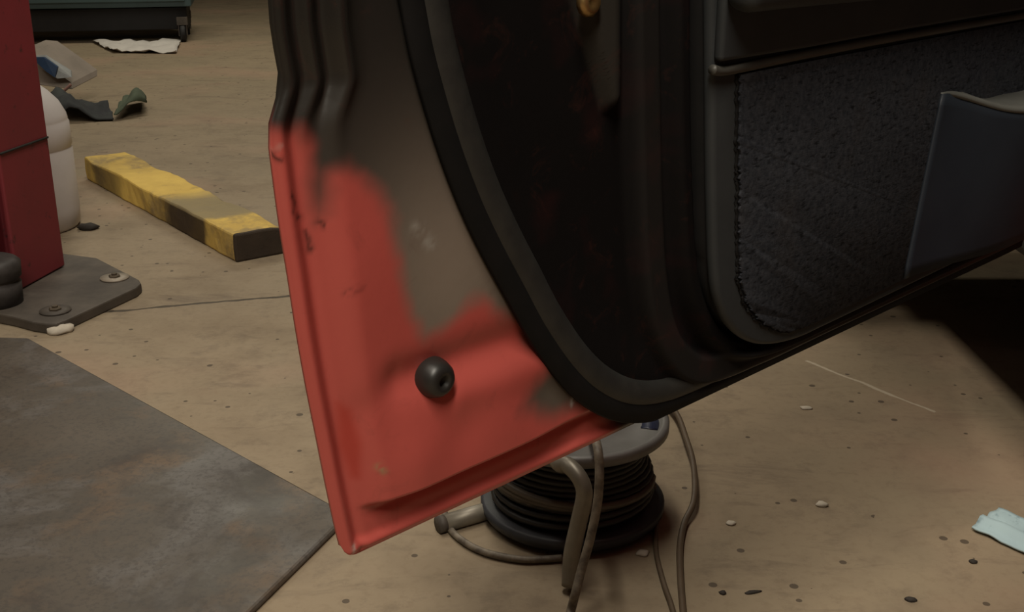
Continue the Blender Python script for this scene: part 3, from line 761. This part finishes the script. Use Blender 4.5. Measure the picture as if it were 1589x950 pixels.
# loose cords
def floorcord(name, pts, r, mat, label, cat='cord', n=10):
    P = []
    for p in pts:
        if len(p) == 3: P.append(G(p[0], p[1], max(p[2], r)))
        else: P.append(p[0])
    mb = MB(); mb.tube(spline(P, n), r, 9); o = mb.build(name, mat)
    return tag(o, label, cat)
# grey cord hanging down in front of the tube, then away over the floor
cp0 = at_y(928, 655, Yf + .13); cp0.z = max(cp0.z, .27)
pts = [(Vector((cc.x + .02, cc.y - .06, RZ1 + .020)),), (at_y(926, 690, Yf + .030),), (at_y(930, 730, Yf - .004),), (at_y(927, 780, Yf - .018),), (at_y(916, 835, Yf - .034),), (at_y(902, 885, Yf - .05),), (at_y(893, 920, Yf - .065),), (884, 955, .008), (868, 1010, .007), (850, 1090, .007)]
floorcord('power_cord', pts, .0065, cable_lt, 'pale grey cord dropping from the reel past the bent tube to the floor')
floorcord('supply_cord', [(690, 796, .012), (694, 815, .007), (716, 838, .007), (752, 857, .007), (806, 868, .007), (845, 868, .007), (872, 866, .007)], .0055, cable_lt, 'dark grey cord looping over the floor left of the reel foot')
floorcord('extension_cord', [(1010, 600, .02), (1047, 637, .02), (1065, 681, .022), (1076, 722, .022), (1077, 775, .018), (1062, 812, .008), (1055, 850, .007), (1056, 900, .007), (1060, 950, .007), (1066, 1020, .007)], .0052, cable_br, 'brown cord on the floor well right of the reel, running to the bottom')
floorcord('extension_cord', [(1021, 790, .006), (1018, 815, .006), (1018, 856, .006), (1030, 905, .006), (1042, 940, .006), (1058, 1000, .006)], .0040, cable_br, 'thin brown cord beginning against the right side of the reel')

# ================================================================== WORKBENCH / CHEST far left
teal = simple('teal_paint', (0.050, 0.085, 0.090), (0.040, 0.068, 0.072), 3, .5)
bl, br = G(40, 72, 0), G(292, 66, 0)
bx = (br - bl).normalized(); by = Vector((-bx.y, bx.x, 0)); bw = (br - bl).length
chest = thing('tool_chest', (bl + br) / 2 + by * .3, 'blue-green steel tool chest on casters at the far end of the floor', 'tool chest')
ang = math.atan2(bx.y, bx.x)
def bench(name, u0, u1, v0, v1, z0, z1, mat, parent=chest, b=.006):
    c = bl + bx * (u0 + u1) / 2 + by * (v0 + v1) / 2 + Vector((0, 0, (z0 + z1) / 2))
    return MB().box(c, (u1 - u0, v1 - v0, z1 - z0), z=ang).build(name, mat, parent, smooth=False, mods=[bev(b, 2)])
dk = simple('black_steel', (0.012, 0.011, 0.012), rough=.7)
bench('chest_body', -.5, bw + .04, 0.05, .60, .235, 1.0, teal)
bench('shade_frame', -.48, bw - .0, .14, .58, .075, .225, dk)  # frame set low and coloured black to deepen the shade under the chest
for k_ in range(3): 
    dr_ = bench('drawer', -.46, bw, .035, .06, .27 + .24 * k_, .48 + .24 * k_, teal)
    bench('drawer_handle', -.40, bw - .06, .02, .036, .44 + .24 * k_, .46 + .24 * k_, dk, dr_)
for (u, v) in ((bw - .03, .06), (bw - .03, .52), (-.42, .06), (-.42, .52)):
    c = bl + bx * u + by * v
    m_ = MB(); m_.lathe(c + Vector((0, 0, .06)), [(.02, -.018), (.055, -.018), (.06, -.01), (.06, .01), (.055, .018), (.02, .018)], 24, Vector((0, 0, 1)).rotation_difference(bx).to_matrix(), closed=True)
    w = m_.build('caster', dk, chest)
    m_ = MB(); m_.box(c + Vector((0, 0, .14)), (.07, .07, .05), z=ang); m_.box(c + bx * .026 + Vector((0, 0, .09)), (.006, .05, .10), z=ang); m_.box(c - bx * .026 + Vector((0, 0, .09)), (.006, .05, .10), z=ang)
    m_.build('caster_fork', dirty_steel, w, smooth=False)

# ================================================================== FLOOR LITTER
def sheet(name, corners, mat, label, cat, amp=.006, nn=14, seed=0, thick=.0015, z=.004, fold=None):
    """crumpled sheet: bilinear between four floor points"""
    a, b, c, d = corners; vs_, fs_ = [], []
    for j in range(nn + 1):
        for i in range(nn + 1):
            s, t = i / nn, j / nn
            p = a * (1 - s) * (1 - t) + b * s * (1 - t) + c * s * t + d * (1 - s) * t
            w = noise.noise((p.x * 14 + seed, p.y * 14, .5)) * .6 + noise.noise((p.x * 34 + seed, p.y * 34, 1.5)) * .4
            hz = z + max(0, amp * (w + .35))
            if fold: hz += fold(s, t)
            q = p + (b - a) * noise.noise((t * 5, seed, s)) * .03 + (d - a) * noise.noise((s * 5 + 3, seed, t)) * .03
            vs_.append(Vector((q.x, q.y, hz)))
    fs_ = [(j * (nn + 1) + i, j * (nn + 1) + i + 1, (j + 1) * (nn + 1) + i + 1, (j + 1) * (nn + 1) + i) for j in range(nn) for i in range(nn)]
    o = mesh_obj(name, vs_, fs_, mat, None, mods=[('SOLIDIFY', dict(thickness=thick, offset=1))])
    return tag(o, label, cat)
paper_w = simple('white_paper', (0.62, 0.58, 0.54), (0.54, 0.50, 0.47), 8, .8)
sheet('paper_sheet', [G(176, 83), G(274, 84), G(282, 65), G(142, 66)], paper_w, 'crumpled white paper lying on the floor under the tool chest', 'paper', amp=.035, seed=3)
def bluepaper():
    t = NT('pale_blue_paper')
    c = t.mix(t.ramp(t.noise(30, 5, .7), [(.55, 0.0), (.66, 1.0)]), (0.43, 0.56, 0.60), (0.22, 0.32, 0.36))
    c = t.mix(t.ramp(t.noise(8, 4), [(.4, 0.0), (.6, .5)]), c, (0.36, 0.47, 0.52)); return t.set(c, .8, 0, .3)
sheet('paper_towel', [G(1507, 824), G(1600, 868), G(1650, 838), G(1549, 794)], bluepaper(), 'pale blue paper towel folded on the floor at the right', 'paper towel', amp=.008, seed=8, thick=.003, fold=lambda s, t: .012 * math.exp(-((t - .32) / .1) ** 2))
# tipped box with blue panel, held against the drum
boxm = simple('box_card', (0.25, 0.205, 0.17), (0.20, 0.165, 0.135), 8, .75)
yB = G(40, 165).y
def fq(px, py, Y): return at_y(px, py, Y)
bxr = thing('cardboard_box', Vector((fq(80, 165, yB).x, yB, 0)), 'small white and blue carton tipped over beside the white drum', 'box')
c1, c2, c3, c4 = fq(40, 92, yB), fq(62, 135, yB), fq(112, 136, yB - .05), fq(116, 118, yB)
F_ = [fq(30, 128, yB - .04), fq(112, 139, yB - .04), fq(112, 128, yB - .01), fq(78, 103, yB + .0), fq(48, 82, yB + .02), fq(28, 80, yB + .02)]
K_ = [v + Vector((.05, .22, .0)) + Vector((0, 0, .03)) for v in F_]
mb = MB(); mb.prism(F_, K_); mb.build('carton', boxm, bxr, smooth=False, mods=[bev(.004, 1)])
S_ = [fq(54, 84, yB + .0), fq(78, 83, yB + .03), fq(117, 107, yB + .03), fq(118, 117, yB), fq(96, 119, yB - .02)]
mb = MB(); mb.prism([v - Vector((0, .060, 0)) for v in S_], [v - Vector((0, .052, 0)) for v in S_])
tag(mb.build('lid_flap', simple('flap_white', (0.30, 0.31, 0.31), rough=.6), bxr, smooth=False), 'pale lid flap')
S2 = [fq(56, 86, yB - .012), fq(76, 86, yB - .012), fq(97, 101, yB - .012), fq(93, 117, yB - .024), fq(80, 108, yB - .02)]
mb = MB(); mb.prism([v - Vector((0, .066, 0)) for v in S2], [v - Vector((0, .050, 0)) for v in S2])
tag(mb.build('blue_panel', simple('blue_print', (0.022, 0.055, 0.13), rough=.5), bxr, smooth=False), 'deep blue printed panel')
T_ = fq(100, 141, yB - .05)
mb = MB(); mb.tube(spline([T_ + Vector((-.03, -.01, -.015)), T_ + Vector((0, -.015, 0)), T_ + Vector((.035, 0, .03))], 6), .010, 10, flat=.6)
tag(mb.build('tape', simple('pink_tape', (0.42, 0.22, 0.18), rough=.6), bxr), 'pinkish tape along the lower corner')
# rag
rag = simple('dark_rag', (0.040, 0.046, 0.044), (0.022, 0.022, 0.026), 10, .9)
rag_g = simple('green_rag', (0.085, 0.105, 0.065), (0.06, 0.078, 0.05), 14, .9)
sheet('oily_rag', [G(84, 192), G(177, 188), G(166, 168), G(74, 164)], rag, 'dark blue-black rag heaped on the floor between drum and green rag', 'rag', amp=.05, seed=5, thick=.006, z=.012, fold=lambda s, t: .085 * math.exp(-((s - .15) / .32) ** 2) * math.sin(math.pi * min(1, t + .15)))
sheet('work_glove', [G(178, 189), G(229, 178), G(224, 158), G(194, 163)], rag_g, 'green rag bunched at the right end of the dark rag', 'rag', amp=.03, seed=11, thick=.006, z=.02, fold=lambda s, t: .075 * math.exp(-((s - .7) / .35) ** 2) * math.sin(math.pi * min(1, t + .2)))
bpy.data.objects['work_glove'].name = 'green_rag'
# chips of debris
def pebble(name, c, r, flat, mat, label, cat='debris', seed=0, stretch=1.0, rot=0.0):
    mb = MB(); vs_, fs_ = [], []; bmx = bmesh.new(); bmesh.ops.create_icosphere(bmx, subdivisions=2, radius=1)
    for v in bmx.verts:
        q = v.co * (1 + .35 * noise.noise(v.co * 1.3 + Vector((seed, 0, 0))))
        x, y = q.x * r * stretch, q.y * r
        vs_.append(Vector((c.x + x * math.cos(rot) - y * math.sin(rot), c.y + x * math.sin(rot) + y * math.cos(rot), c.z + max(0, (q.z + .6)) * r * flat)))
    fs_ = [tuple(v.index for v in f.verts) for f in bmx.faces]; bmx.free()
    return tag(mesh_obj(name, vs_, fs_, mat, None), label, cat)
chipm = simple('plaster_chip', (0.56, 0.50, 0.41), rough=.8); dkchip = simple('dark_grit', (0.03, 0.023, 0.018), rough=.8)
pebble('plaster_chip', G(93, 516), .021, .6, chipm, 'white plaster chip just below the base plate corner', seed=1, stretch=1.5, rot=.5)
pebble('plaster_chip', G(1275, 785), .0075, .6, chipm, 'white chip alone on the open floor right of the cords', seed=2, stretch=1.3)
pebble('plaster_chip', G(1251, 634), .008, .3, chipm, 'flat pale chip on the floor below the dark car shadow', seed=3, stretch=1.6)
pebble('plaster_chip', G(1134, 813), .008, .3, chipm, 'pale flake on the floor just right of the brown cord', seed=4)
pebble('plaster_chip', G(997, 860), .010, .3, chipm, 'pale smear of plaster between the reel and the thin brown cord', seed=5)
pebble('grit_lump', G(1510, 873), .005, .6, dkchip, 'black lump of grit just below the blue paper towel', seed=6, stretch=1.3)
pebble('grit_lump', G(1414, 932), .006, .5, dkchip, 'black lump of grit near the bottom edge, left of the paper towel', seed=7, stretch=1.4)
pebble('grit_lump', G(1121, 921), .005, .5, dkchip, 'small dark lump beside the thin wood splinter', seed=8)
pebble('wood_splinter', G(1168, 920), .004, .5, dkchip, 'thin dark splinter on the floor near the bottom edge', seed=9, stretch=3.4, rot=.25)
pebble('grit_lump', G(138, 356), .022, .6, dkchip, 'dark lump of dirt at the foot of the white drum', seed=10, stretch=1.3)
for o in COL.objects:
    n = o.name.split('.')[0]
    if n == 'plaster_chip': o['group'] = 'pale chips scattered on the floor'
    elif n == 'grit_lump': o['group'] = 'dark lumps of grit on the floor'
    elif n == 'extension_cord': o['group'] = 'brown cords right of the reel'
